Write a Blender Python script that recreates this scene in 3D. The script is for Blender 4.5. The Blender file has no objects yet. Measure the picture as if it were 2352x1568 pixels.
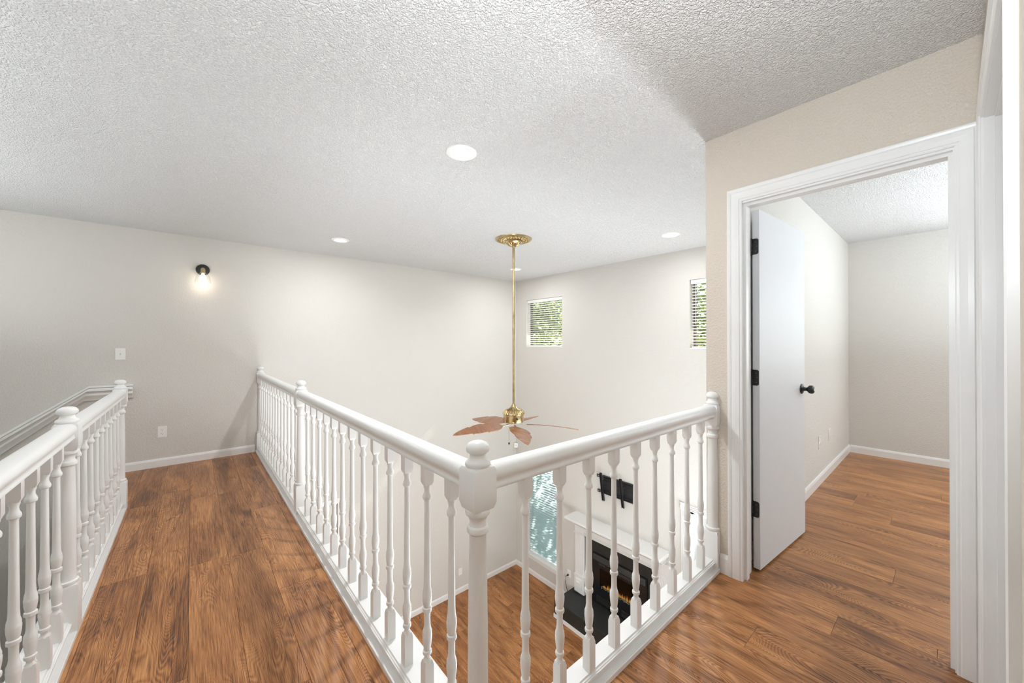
import bpy, bmesh, math, random
from mathutils import Vector, Matrix
C = bpy.context.scene.collection
rnd = random.Random(7)
PI = math.pi

# ------------------------------------------------------------------ camera
CAMZ = 1.2825
F_PX, YAW, PIT, ROL = 859.666, 0.8632382, 0.0033251, -0.001266
fw = Vector((math.cos(YAW)*math.cos(PIT), math.sin(YAW)*math.cos(PIT), math.sin(PIT)))
r0 = Vector((math.sin(YAW), -math.cos(YAW), 0)); u0 = r0.cross(fw)
rr = r0*math.cos(ROL)+u0*math.sin(ROL); uu = -r0*math.sin(ROL)+u0*math.cos(ROL)
cd = bpy.data.cameras.new('camera'); cam = bpy.data.objects.new('camera', cd); C.objects.link(cam)
cd.sensor_width = 36; cd.lens = F_PX*36/2352; cd.clip_start = 0.02; cd.clip_end = 200
M = Matrix((rr, uu, -fw)).transposed().to_4x4(); M.translation = (0, 0, CAMZ); cam.matrix_world = M
bpy.context.scene.camera = cam

# ------------------------------------------------------------------ world, sun, exposure
W = bpy.data.worlds.new('world'); bpy.context.scene.world = W; W.use_nodes = True
nt = W.node_tree; bgn = nt.nodes['Background']
sky = nt.nodes.new('ShaderNodeTexSky'); sky.sky_type = 'NISHITA'; sky.sun_disc = False
sky.sun_elevation = math.radians(40); sky.sun_rotation = math.radians(98); sky.air_density = 1.0; sky.dust_density = 1.5
nt.links.new(sky.outputs['Color'], bgn.inputs['Color']); bgn.inputs['Strength'].default_value = 0.30
vs = bpy.context.scene.view_settings
bpy.context.scene.display_settings.display_device = 'sRGB'
vs.view_transform = 'Standard'; vs.look = 'None'; vs.exposure = 0.27; vs.gamma = 1.0; vs.use_curve_mapping = False
cy = bpy.context.scene.cycles
cy.diffuse_bounces = 7; cy.max_bounces = 14; cy.sample_clamp_indirect = 6; cy.caustics_reflective = False; cy.caustics_refractive = False

def lamp(name, kind, loc, energy, color=(1, 1, 1), rot=None, **kw):
    d = bpy.data.lights.new(name, kind); d.energy = energy; d.color = color
    for k, v in kw.items(): setattr(d, k, v)
    o = bpy.data.objects.new(name, d); o.location = loc
    if rot is not None: o.rotation_euler = rot
    C.objects.link(o); return o
sd = Vector((-1, .17, -.80))
sun = lamp('sun', 'SUN', (12, -1, 9), 19.0, (1, .95, .86), angle=math.radians(.55))
sun.rotation_euler = sd.to_track_quat('-Z', 'Y').to_euler()
# bedroom window daylight by area lamp, then unseen fill lamps added for brightness
lamp('bedroom_daylight', 'AREA', (5.70, -.9, 1.45), 10, (.82, .93, 1), (0, math.radians(90), 0), shape='RECTANGLE', size=1.2, size_y=1.3)
lamp('bedroom_fill_up', 'AREA', (4.3, -1.5, 1.1), 92, (.80, .92, 1), (PI, 0, 0), shape='DISK', size=.4)  # added fill with no fixture, lifts the bedroom ceiling
lamp('bedroom_fill_down', 'AREA', (4.6, -1.6, 2.38), 26, (.82, .93, 1), (0, 0, 0), shape='DISK', size=.35)  # unseen fill added over the bedroom
lamp('near_ceiling_fill', 'AREA', (-.03, .0, 1.66), 22, (.86, .94, 1), (math.radians(146), 0, math.radians(-84)), shape='DISK', size=.30)  # added fill beside the camera, bounced off the ceiling
lamp('stair_hall_fill', 'AREA', (-1.35, 3.2, 2.41), 7, (.92, .96, 1), (0, 0, 0), shape='DISK', size=.30)  # fill added out of view above the stairs
lamp('lower_room_fill', 'AREA', (.25, 2.6, -.34), 40, (.90, .96, 1), (0, 0, 0), shape='DISK', size=.35)  # fill hidden under the walkway, added for the lower room
lamp('void_wall_fill', 'AREA', (3.65, 1.03, .25), 6, (.86, .94, 1), (PI, 0, 0), shape='RECTANGLE', size=1.9, size_y=.16)  # added fill hidden behind the door wall, no fixture
lamp('void_fill', 'AREA', (3.65, 1.03, -1.5), 66, (.86, .94, 1), (PI, 0, 0), shape='RECTANGLE', size=2.0, size_y=.18)  # hidden fill added lower down to brighten the ceiling over the void
lamp('stair_fill', 'AREA', (-2.1, 2.0, 1.25), 38, (.88, .95, 1), (PI, 0, 0), shape='DISK', size=.35)  # unseen fill added for the ceiling at the left
lamp('stair_far_fill', 'AREA', (-1.75, 4.0, 1.15), 14, (.90, .96, 1), (PI, 0, 0), shape='DISK', size=.35)  # second unseen fill, added for the far left ceiling
lamp('lower_hall_fill', 'AREA', (1.3, .30, -2.1), 112, (.88, .95, 1), (math.radians(152), 0, math.radians(-20)), shape='RECTANGLE', size=1.7, size_y=.7)  # fill added under the upper floor, aimed up through the void
lamp('hall_wall_fill', 'AREA', (.20, -.045, 1.62), 14, (.90, .96, 1), (PI, 0, 0), shape='RECTANGLE', size=.5, size_y=.02)  # added strip of fill by the side wall, brightens the right ceiling
DOWN_W = 9.5

# ------------------------------------------------------------------ materials
MATS = {}
def newmat(name):
    m = bpy.data.materials.new(name); m.use_nodes = True; MATS[name] = m
    n = m.node_tree; b = n.nodes['Principled BSDF']; return m, n, b
def setb(b, col=None, rough=.5, metal=0, spec=None, coat=0):
    if col is not None: b.inputs['Base Color'].default_value = (*col, 1)
    b.inputs['Roughness'].default_value = rough; b.inputs['Metallic'].default_value = metal
    if spec is not None: b.inputs['Specular IOR Level'].default_value = spec
    if coat: b.inputs['Coat Weight'].default_value = coat
def N(n, t, **kw):
    x = n.nodes.new(t)
    for k, v in kw.items():
        if k in ('operation', 'blend_type', 'data_type', 'feature', 'noise_dimensions', 'normalize', 'distance'): setattr(x, k, v)
        else: x.inputs[k].default_value = v
    return x
def L(n, a, b): n.links.new(a, b)
def bump(n, b, height, dist, strength=1.0):
    bp = n.nodes.new('ShaderNodeBump'); bp.inputs['Strength'].default_value = strength; bp.inputs['Distance'].default_value = dist
    L(n, height, bp.inputs['Height']); L(n, bp.outputs['Normal'], b.inputs['Normal'])
def geo(n):
    g = n.nodes.new('ShaderNodeNewGeometry'); return g.outputs['Position']

def wall_mat(name, col, scale, dist, rough=.75):
    m, n, b = newmat(name); setb(b, col, rough, spec=.25)
    p = geo(n)
    a = N(n, 'ShaderNodeTexNoise', Scale=scale, Detail=3, Roughness=.55); L(n, p, a.inputs['Vector'])
    v = N(n, 'ShaderNodeMapRange'); v.inputs['From Min'].default_value = .42; v.inputs['From Max'].default_value = .62
    L(n, a.outputs['Fac'], v.inputs['Value'])
    bump(n, b, v.outputs['Result'], dist)
    return m
wall_m = wall_mat('wall_paint', (.645, .622, .585), 95, .0011)
shaded_wall_m = wall_mat('shaded_wall_paint', (.625, .565, .49), 95, .0011)  # wall paint darkened and warmed, the door wall's shade put into its colour
def ceil_mat():
    m, n, b = newmat('ceiling_texture'); setb(b, (.88, .88, .875), .85, spec=.2)
    p = geo(n)
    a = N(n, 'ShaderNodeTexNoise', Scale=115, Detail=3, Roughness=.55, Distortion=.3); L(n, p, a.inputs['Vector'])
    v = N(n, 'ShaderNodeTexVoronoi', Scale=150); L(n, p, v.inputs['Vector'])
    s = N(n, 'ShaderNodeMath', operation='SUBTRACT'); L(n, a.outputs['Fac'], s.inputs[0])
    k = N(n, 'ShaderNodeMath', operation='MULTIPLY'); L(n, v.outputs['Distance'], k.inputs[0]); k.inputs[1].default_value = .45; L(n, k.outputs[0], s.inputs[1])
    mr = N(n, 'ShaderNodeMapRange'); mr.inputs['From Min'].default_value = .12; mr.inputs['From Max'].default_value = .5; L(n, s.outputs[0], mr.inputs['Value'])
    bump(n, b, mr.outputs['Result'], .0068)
    mc = N(n, 'ShaderNodeMixRGB'); mc.inputs['Color1'].default_value = (.80, .80, .795, 1); mc.inputs['Color2'].default_value = (.90, .90, .895, 1)  # hollows of the texture coloured darker, their shade put into the colour
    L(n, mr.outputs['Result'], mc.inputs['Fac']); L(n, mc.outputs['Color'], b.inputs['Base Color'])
    return m
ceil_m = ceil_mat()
def paint_mat(name, col, rough, scuff=.06):
    m, n, b = newmat(name); setb(b, col, rough, spec=.45)
    p = geo(n); a = N(n, 'ShaderNodeTexNoise', Scale=9, Detail=4, Roughness=.6); L(n, p, a.inputs['Vector'])
    mx = N(n, 'ShaderNodeMixRGB'); mx.inputs['Color1'].default_value = (*[c*(1-scuff) for c in col], 1); mx.inputs['Color2'].default_value = (*col, 1)
    L(n, a.outputs['Fac'], mx.inputs['Fac']); L(n, mx.outputs['Color'], b.inputs['Base Color'])
    return m
trim_m = paint_mat('trim_white_paint', (.82, .82, .81), .28)
door_m = paint_mat('door_white_paint', (.69, .705, .725), .45, .03)
plate_m = paint_mat('white_plastic', (.86, .86, .84), .25, .01)
slot_m = paint_mat('dark_slot', (.03, .03, .03), .5, .1)
black_m = paint_mat('black_metal', (.018, .018, .02), .38, .2)
stone_m = paint_mat('black_slate', (.022, .024, .022), .5, .3)
firebox_m = paint_mat('firebox_black', (.012, .012, .013), .22, .2)
dusty_m = paint_mat('smoked_panel', (.035, .031, .028), .3, .3)
blind_m = paint_mat('blind_white', (.80, .81, .80), .4, .02)
frame_m = paint_mat('window_frame_paint', (.72, .70, .64), .4, .02)
bronze_m = paint_mat('bronze_frame', (.10, .08, .06), .4, .1)

def brass_mat():
    m, n, b = newmat('antique_brass'); setb(b, (.62, .42, .16), .28, 1.0)
    p = geo(n); a = N(n, 'ShaderNodeTexNoise', Scale=9, Detail=2); L(n, p, a.inputs['Vector'])
    cr = n.nodes.new('ShaderNodeValToRGB'); cr.color_ramp.elements[0].color = (.40, .28, .12, 1); cr.color_ramp.elements[1].color = (.66, .53, .30, 1)
    cr.color_ramp.elements[0].position = .3; cr.color_ramp.elements[1].position = .65
    L(n, a.outputs['Fac'], cr.inputs['Fac']); L(n, cr.outputs['Color'], b.inputs['Base Color']); return m
brass_m = brass_mat()
def wood_mat(name, dark, mid, light, rough=.33, scale=1.0, contrast=1.0):
    m, n, b = newmat(name); setb(b, mid, rough, spec=.36)
    tc = n.nodes.new('ShaderNodeTexCoord'); oi = n.nodes.new('ShaderNodeObjectInfo')
    cb = n.nodes.new('ShaderNodeCombineXYZ')
    for i, k in enumerate((37.0, 91.0, 53.0)):
        q = N(n, 'ShaderNodeMath', operation='MULTIPLY'); L(n, oi.outputs['Random'], q.inputs[0]); q.inputs[1].default_value = k; L(n, q.outputs[0], cb.inputs[i])
    ad = N(n, 'ShaderNodeVectorMath', operation='ADD'); L(n, tc.outputs['Object'], ad.inputs[0]); L(n, cb.outputs[0], ad.inputs[1])
    def stretched(sx, sy):
        mp = n.nodes.new('ShaderNodeMapping'); mp.inputs['Scale'].default_value = (sx*scale, sy*scale, 1); L(n, ad.outputs[0], mp.inputs['Vector']); return mp.outputs['Vector']
    # cathedral figure: contour lines of a smooth stretched noise
    c = N(n, 'ShaderNodeTexNoise', Scale=1, Detail=1.5, Roughness=.35, Distortion=.5); L(n, stretched(6.5, 1.35), c.inputs['Vector'])
    k1 = N(n, 'ShaderNodeMath', operation='MULTIPLY'); L(n, c.outputs['Fac'], k1.inputs[0]); k1.inputs[1].default_value = 400
    s1 = N(n, 'ShaderNodeMath', operation='SINE'); L(n, k1.outputs[0], s1.inputs[0])
    # straight fibres
    f = N(n, 'ShaderNodeTexNoise', Scale=1, Detail=5, Roughness=.65); L(n, stretched(310, 6.5), f.inputs['Vector'])
    # broad tone
    g = N(n, 'ShaderNodeTexNoise', Scale=1, Detail=3, Roughness=.55, Distortion=.8); L(n, stretched(9, 1.6), g.inputs['Vector'])
    # figure mask
    mk = N(n, 'ShaderNodeTexNoise', Scale=1, Detail=1); L(n, stretched(5, 1.1), mk.inputs['Vector'])
    mr = N(n, 'ShaderNodeMapRange'); mr.inputs['From Min'].default_value = .38; mr.inputs['From Max'].default_value = .58; L(n, mk.outputs['Fac'], mr.inputs['Value'])
    a1 = N(n, 'ShaderNodeMath', operation='MULTIPLY'); L(n, s1.outputs[0], a1.inputs[0]); L(n, mr.outputs['Result'], a1.inputs[1])
    a2 = N(n, 'ShaderNodeMath', operation='MULTIPLY_ADD'); L(n, a1.outputs[0], a2.inputs[0]); a2.inputs[1].default_value = .105*contrast; a2.inputs[2].default_value = 0
    a3 = N(n, 'ShaderNodeMath', operation='MULTIPLY_ADD'); L(n, f.outputs['Fac'], a3.inputs[0]); a3.inputs[1].default_value = 1.15*contrast; L(n, a2.outputs[0], a3.inputs[2])
    a4 = N(n, 'ShaderNodeMath', operation='MULTIPLY_ADD'); L(n, g.outputs['Fac'], a4.inputs[0]); a4.inputs[1].default_value = .75*contrast; L(n, a3.outputs[0], a4.inputs[2])
    off = N(n, 'ShaderNodeMath', operation='MULTIPLY_ADD'); L(n, oi.outputs['Random'], off.inputs[0]); off.inputs[1].default_value = .08; off.inputs[2].default_value = -.455 - (contrast-1)*.8
    a5 = N(n, 'ShaderNodeMath', operation='ADD'); L(n, a4.outputs[0], a5.inputs[0]); L(n, off.outputs[0], a5.inputs[1])
    cr = n.nodes.new('ShaderNodeValToRGB'); e = cr.color_ramp.elements
    e[0].position = .22; e[0].color = (*dark, 1); e[1].position = .78; e[1].color = (*light, 1)
    x = e.new(.43); x.color = (*mid, 1)
    L(n, a5.outputs[0], cr.inputs['Fac']); L(n, cr.outputs['Color'], b.inputs['Base Color'])
    bump(n, b, a5.outputs[0], .0006, .6)
    return m
floor_m = wood_mat('vinyl_plank', (.045, .019, .010), (.215, .080, .025), (.50, .235, .088))
blade_m = wood_mat('fan_blade_veneer', (.13, .055, .028), (.27, .115, .055), (.38, .18, .09), .25, 1.6)
vein_m = paint_mat('blade_vein', (.52, .27, .15), .4, .05)
sub_m = paint_mat('subfloor_dark', (.05, .035, .025), .8)
def emis(name, col, s):
    m, n, b = newmat(name); setb(b, (.9, .9, .9), .4)
    b.inputs['Emission Color'].default_value = (*col, 1); b.inputs['Emission Strength'].default_value = s; return m
lens_m = emis('lamp_lens', (1, .97, .92), 9)
bulb_m = emis('sconce_bulb', (1, .9, .75), 5)
flame_m, fn, fb = newmat('flame'); setb(fb, (.1, .02, .0), .6)
tcf = fn.nodes.new('ShaderNodeTexCoord'); sx = fn.nodes.new('ShaderNodeSeparateXYZ'); L(fn, tcf.outputs['Generated'], sx.inputs[0])
crf = fn.nodes.new('ShaderNodeValToRGB'); crf.color_ramp.elements[0].color = (1, .62, .12, 1); crf.color_ramp.elements[1].color = (.8, .06, .01, 1); crf.color_ramp.elements[0].position = .25
L(fn, sx.outputs['Z'], crf.inputs['Fac']); L(fn, crf.outputs['Color'], fb.inputs['Emission Color']); fb.inputs['Emission Strength'].default_value = 1.6
crystal_m = paint_mat('crystal', (.75, .76, .78), .15, .3)
crystal_m.node_tree.nodes['Principled BSDF'].inputs['Emission Color'].default_value = (.9, .92, 1, 1); crystal_m.node_tree.nodes['Principled BSDF'].inputs['Emission Strength'].default_value = .16  # faint glow put into the crystals to brighten them, as if backlit
def glass_mat(name, rough=0, tint=(1, 1, 1), alpha=.12):
    m = bpy.data.materials.new(name); m.use_nodes = True; n = m.node_tree; n.nodes.clear()
    o = n.nodes.new('ShaderNodeOutputMaterial'); t = n.nodes.new('ShaderNodeBsdfTransparent'); t.inputs['Color'].default_value = (*tint, 1)
    g = n.nodes.new('ShaderNodeBsdfGlossy'); g.inputs['Roughness'].default_value = rough+.02
    f = n.nodes.new('ShaderNodeLayerWeight'); f.inputs['Blend'].default_value = .12; k = N(n, 'ShaderNodeMath', operation='MULTIPLY'); L(n, f.outputs['Facing'], k.inputs[0]); k.inputs[1].default_value = .45
    x = n.nodes.new('ShaderNodeMixShader'); L(n, k.outputs[0], x.inputs[0]); L(n, t.outputs[0], x.inputs[1]); L(n, g.outputs[0], x.inputs[2]); L(n, x.outputs[0], o.inputs[0])
    return m
glass_m = glass_mat('clear_glass', tint=(.97, .98, .98))
smoke_m = glass_mat('smoked_glass', tint=(.45, .43, .41))
def leaf_mat():
    m, n, b = newmat('leaf'); setb(b, (.12, .2, .03), .45)
    p = geo(n); a = N(n, 'ShaderNodeTexNoise', Scale=4.5, Detail=3); L(n, p, a.inputs['Vector'])
    cr = n.nodes.new('ShaderNodeValToRGB'); cr.color_ramp.elements[0].color = (.06, .12, .02, 1); cr.color_ramp.elements[1].color = (.50, .58, .18, 1)
    cr.color_ramp.elements[0].position = .35; cr.color_ramp.elements[1].position = .65
    L(n, a.outputs['Fac'], cr.inputs['Fac']); L(n, cr.outputs['Color'], b.inputs['Base Color'])
    t = n.nodes.new('ShaderNodeBsdfTranslucent'); x = n.nodes.new('ShaderNodeMixShader'); x.inputs[0].default_value = .5
    L(n, cr.outputs['Color'], t.inputs['Color']); L(n, b.outputs[0], x.inputs[1]); L(n, t.outputs[0], x.inputs[2]); L(n, x.outputs[0], n.nodes['Material Output'].inputs['Surface'])
    return m
leaf_m = leaf_mat()
bark_m = paint_mat('bark', (.13, .10, .07), .9, .5)
conc_m = paint_mat('patio_concrete', (.62, .60, .56), .8, .2)
stucco_m = paint_mat('neighbour_wall', (.55, .50, .42), .8, .1)  # even stucco colour of the house next door

# ------------------------------------------------------------------ mesh builder
class MB:
    def __init__(s): s.v = []; s.f = []
    def add(s, vs, fs):
        k = len(s.v); s.v += [tuple(p) for p in vs]; s.f += [tuple(i+k for i in f) for f in fs]; return s
    def box(s, x0, x1, y0, y1, z0, z1):
        if x0 > x1: x0, x1 = x1, x0
        if y0 > y1: y0, y1 = y1, y0
        if z0 > z1: z0, z1 = z1, z0
        return s.add([(x0, y0, z0), (x1, y0, z0), (x1, y1, z0), (x0, y1, z0), (x0, y0, z1), (x1, y0, z1), (x1, y1, z1), (x0, y1, z1)],
                     [(3, 2, 1, 0), (4, 5, 6, 7), (0, 1, 5, 4), (1, 2, 6, 5), (2, 3, 7, 6), (3, 0, 4, 7)])
    def lathe(s, prof, seg=24, c=(0, 0, 0), a0=0, a1=2*PI, axis='Z', cap=True):
        full = abs(a1-a0-2*PI) < 1e-6; n = seg if full else seg+1; vs = []
        for r, z in prof:
            for i in range(n):
                a = a0+(a1-a0)*i/seg; x, y = r*math.cos(a), r*math.sin(a)
                p = (x, y, z) if axis == 'Z' else ((z, x, y) if axis == 'X' else (y, z, x))
                vs.append((p[0]+c[0], p[1]+c[1], p[2]+c[2]))
        fs = []
        for j in range(len(prof)-1):
            for i in range(n if full else n-1):
                i2 = (i+1) % n; fs.append((j*n+i, j*n+i2, (j+1)*n+i2, (j+1)*n+i))
        if cap:
            fs.append(tuple(range(n-1, -1, -1))); k = (len(prof)-1)*n; fs.append(tuple(k+i for i in range(n)))
        if not full: # close the flat side
            fs.append(tuple([j*n for j in range(len(prof))]+[j*n+n-1 for j in range(len(prof)-1, -1, -1)]))
        return s.add(vs, fs)
    def prism(s, poly, a, b, ax):
        """closed polygon poly of (p,q) extruded from a to b along ax; p,q are the two other axes in order"""
        n = len(poly)
        def P(t, p, q): return (t, p, q) if ax == 'X' else ((p, t, q) if ax == 'Y' else (p, q, t))
        vs = [P(a, *q) for q in poly]+[P(b, *q) for q in poly]
        fs = [(i, (i+1) % n, n+(i+1) % n, n+i) for i in range(n)]+[tuple(range(n-1, -1, -1)), tuple(range(n, 2*n))]
        return s.add(vs, fs)
    def tube(s, pts, r, seg=8):
        rings = []; pts = [Vector(p) for p in pts]; up = Vector((0, 0, 1))
        for i, p in enumerate(pts):
            t = (pts[min(i+1, len(pts)-1)]-pts[max(i-1, 0)]).normalized()
            a = t.cross(up); a = a.normalized() if a.length > 1e-3 else Vector((1, 0, 0)); b = t.cross(a).normalized()
            rings.append([p+(a*math.cos(2*PI*k/seg)+b*math.sin(2*PI*k/seg))*r for k in range(seg)])
        vs = [q for ring in rings for q in ring]; fs = []
        for j in range(len(rings)-1):
            for k in range(seg): fs.append((j*seg+k, j*seg+(k+1) % seg, (j+1)*seg+(k+1) % seg, (j+1)*seg+k))
        fs.append(tuple(range(seg-1, -1, -1))); kk = (len(rings)-1)*seg; fs.append(tuple(kk+i for i in range(seg)))
        return s.add(vs, fs)
    def mesh(s, name, mat, smooth=None):
        me = bpy.data.meshes.new(name); me.from_pydata(s.v, [], s.f)
        bm = bmesh.new(); bm.from_mesh(me); bmesh.ops.recalc_face_normals(bm, faces=bm.faces); bm.to_mesh(me); bm.free()
        if mat: me.materials.append(mat)
        if smooth:
            me.polygons.foreach_set('use_smooth', [True]*len(me.polygons)); me.set_sharp_from_angle(angle=math.radians(smooth))
        me.update(); return me
    def build(s, name, mat, parent=None, smooth=None, bevel=0, loc=None):
        o = bpy.data.objects.new(name, s.mesh(name, mat, smooth)); C.objects.link(o)
        if parent: o.parent = parent
        if loc: o.location = loc
        if bevel:
            m = o.modifiers.new('bevel', 'BEVEL'); m.width = bevel; m.segments = 2; m.limit_method = 'ANGLE'
        return o
def tag(o, label, cat, group=None):
    o['label'] = label; o['category'] = cat
    if group: o['group'] = group
    return o
def thing(name, label, cat, loc=(0, 0, 0), rz=0, group=None):
    o = bpy.data.objects.new(name, None); o.empty_display_size = .05; C.objects.link(o); o.location = loc; o.rotation_euler = (0, 0, rz)
    return tag(o, label, cat, group)
def struct(o): o['kind'] = 'structure'; return o
def copy_tree(o, parent=None):
    c = o.copy(); C.objects.link(c)
    if parent: c.parent = parent
    for ch in o.children: copy_tree(ch, c)
    return c

# ------------------------------------------------------------------ dimensions (metres, z=0 upper floor)
YF, XB, XD, YR, XR, LOW, CEIL = 5.34, 4.669, 2.255, .7735, 5.866, -2.8945, 2.44
XD2 = 2.37            # room side of the door wall
YV = .913             # void side of the wall beside the bedroom
YS = -.085            # wall right beside the camera
XLW = -2.5            # far left of the stairwell
EX, EY = .705, .928   # edges of the upper floor at the void
T = .15

def wall_with_holes(name, mat, plane, c0, c1, u0, u1, z0, z1, holes):
    """plane 'X': slab between x=c0..c1 running along y (u); plane 'Y': slab between y=c0..c1 running along x"""
    us = sorted({u0, u1, *[h[0] for h in holes], *[h[1] for h in holes]}); zs = sorted({z0, z1, *[h[2] for h in holes], *[h[3] for h in holes]})
    nu, nz = len(us)-1, len(zs)-1
    solid = [[not any(h[0] <= (us[i]+us[i+1])/2 <= h[1] and h[2] <= (zs[j]+zs[j+1])/2 <= h[3] for h in holes) for j in range(nz)] for i in range(nu)]
    vid = {}; vs = []; fs = []
    def V(i, j, s):
        k = (i, j, s)
        if k not in vid:
            vid[k] = len(vs); c = c0 if s == 0 else c1
            vs.append((c, us[i], zs[j]) if plane == 'X' else (us[i], c, zs[j]))
        return vid[k]
    for i in range(nu):
        for j in range(nz):
            if not solid[i][j]: continue
            fs.append((V(i, j, 0), V(i+1, j, 0), V(i+1, j+1, 0), V(i, j+1, 0))); fs.append((V(i, j, 1), V(i, j+1, 1), V(i+1, j+1, 1), V(i+1, j, 1)))
            if i == 0 or not solid[i-1][j]: fs.append((V(i, j, 0), V(i, j+1, 0), V(i, j+1, 1), V(i, j, 1)))
            if i == nu-1 or not solid[i+1][j]: fs.append((V(i+1, j, 0), V(i+1, j, 1), V(i+1, j+1, 1), V(i+1, j+1, 0)))
            if j == 0 or not solid[i][j-1]: fs.append((V(i, j, 0), V(i, j, 1), V(i+1, j, 1), V(i+1, j, 0)))
            if j == nz-1 or not solid[i][j+1]: fs.append((V(i, j+1, 0), V(i+1, j+1, 0), V(i+1, j+1, 1), V(i, j+1, 1)))
    return struct(MB().add(vs, fs).build(name, mat))

WIN1 = (4.180, 5.050, 1.205, 2.056); WIN2 = (1.215, 2.085, 1.205, 2.056)
WIN3 = (4.275, 5.010, -2.530, -.800); PATIO = (.99, 2.120, LOW, -.800); WIN5 = (-1.65, -.20, .75, 2.10)
LDOOR = (.75, 1.490, LOW, -.860)
wall_with_holes('wall_far', wall_m, 'Y', YF, YF+T, XLW-T, XB+T, LOW-.1, CEIL, [LDOOR])
wall_with_holes('wall_back', wall_m, 'X', XB, XB+T, YV, YF, LOW-.1, CEIL, [WIN1, WIN2, WIN3, PATIO])
wall_with_holes('wall_left', wall_m, 'X', XLW-T, XLW, YS, YF, LOW-.1, CEIL, [])
OPEN1 = (-.010, .712, 0, 2.030)
wall_with_holes('wall_door', shaded_wall_m, 'X', XD, XD2, YS, YV, 0, CEIL, [(-.024, .726, 0, 2.044)])
wall_with_holes('wall_between', wall_m, 'Y', YR, YV, XD2, XR+T, LOW-.1, CEIL, [])
OPEN2 = (1.235, 2.165, 0, 2.09)
wall_with_holes('wall_side', shaded_wall_m, 'Y', YS-.115, YS, XLW-T, XD2, LOW-.1, CEIL, [(1.221, 2.179, 0, 2.104)])
wall_with_holes('wall_bedroom_back', wall_m, 'X', XR, XR+T, -2.6, YR, -.3, CEIL, [WIN5])
wall_with_holes('wall_bedroom_near', wall_m, 'Y', -2.6-T, -2.6, XD2-.115, XR+T, -.3, CEIL, [])
wall_with_holes('wall_bedroom_side', wall_m, 'X', XD2-.115, XD2, -2.6, YS-.115, -.3, CEIL, [])
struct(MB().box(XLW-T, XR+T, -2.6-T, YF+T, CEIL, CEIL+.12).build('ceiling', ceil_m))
# upper floor slab: drywall edge and soffit painted, planks on top
sl = MB(); sl.box(-.52, EX, YS, YF, -.30, -.008)
sl.box(EX, XD2, YS, EY, -.30, -.008); sl.box(-.72, -.52, 4.20, YF, -.30, -.008)
struct(sl.build('floor_slab', wall_m))
struct(MB().box(XD2, XR, -2.6, YR, -.30, -.008).build('floor_slab', sub_m))
UF = struct(bpy.data.objects.new('floor', None)); C.objects.link(UF)
LF = struct(MB().box(XLW, XB, YS, YF, LOW-.1, LOW-.008).build('floor_lower', sub_m))
struct(MB().box(XLW, -.52, 4.24, YF, -1.87, -1.75).build('landing', shaded_wall_m))
struct(MB().box(XLW, -1.55, YS, 4.20, -.30, -.008).build('floor_slab', wall_m))  # unseen slab added to narrow the stairwell and darken it
struct(MB().box(-1.65, -1.55, YS, 4.20, LOW, -.30).build('stairwell_light_block', wall_m))  # unseen wall added to keep light out of the stairwell
struct(MB().box(-.52, -.42, YS, YF, LOW, -.30).build('stair_side_light_block', wall_m))  # added wall, blocks light from the lower room into the stairwell

PW, PL = .178, 1.22
plank_meshes = {}
def plank(parent, x0, x1, y0, y1, ztop):
    w, l = round(x1-x0, 3), round(y1-y0, 3)
    k = (w, l)
    if k not in plank_meshes:
        g = .0004; b = .0008; hw, hl = w/2-g, l/2-g; z0, z1 = -.008, 0
        vs = [(-hw, -hl, z0), (hw, -hl, z0), (hw, hl, z0), (-hw, hl, z0), (-hw, -hl, -b), (hw, -hl, -b), (hw, hl, -b), (-hw, hl, -b),
              (-hw+b, -hl+b, z1), (hw-b, -hl+b, z1), (hw-b, hl-b, z1), (-hw+b, hl-b, z1)]
        fs = [(0, 1, 5, 4), (1, 2, 6, 5), (2, 3, 7, 6), (3, 0, 4, 7), (4, 5, 9, 8), (5, 6, 10, 9), (6, 7, 11, 10), (7, 4, 8, 11), (8, 9, 10, 11)]
        plank_meshes[k] = MB().add(vs, fs).mesh('plank', floor_m)
    o = bpy.data.objects.new('plank', plank_meshes[k]); C.objects.link(o); o.parent = parent
    o.location = ((x0+x1)/2, (y0+y1)/2, ztop)
def lay(parent, x0, x1, y0, y1, z, seed, xoff=0.0):
    r = random.Random(seed); i = math.floor((x0-xoff)/PW); 
    while xoff+i*PW < x1-1e-4:
        a, b = max(x0, xoff+i*PW), min(x1, xoff+(i+1)*PW); i += 1
        if b-a < .004: continue
        y = y0 - r.random()*PL
        while y < y1:
            c, d = max(y0, y), min(y1, y+PL); y += PL
            if d-c > .01: plank(parent, a, b, c, d, z)
lay(UF, -.384, .574, YS+.001, YF-.001, 0, 3, -.01)
lay(UF, -.72, -.384, 4.20, YF-.001, 0, 4, -.01)
lay(UF, .574, XD2, YS+.001, .838, 0, 5, -.01)
lay(UF, XD2, XR-.001, -2.6+.001, YR-.001, 0, 8, -.01)
lay(LF, .2, XB-.001, .93, YF-.001, LOW, 11, .06)

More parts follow.
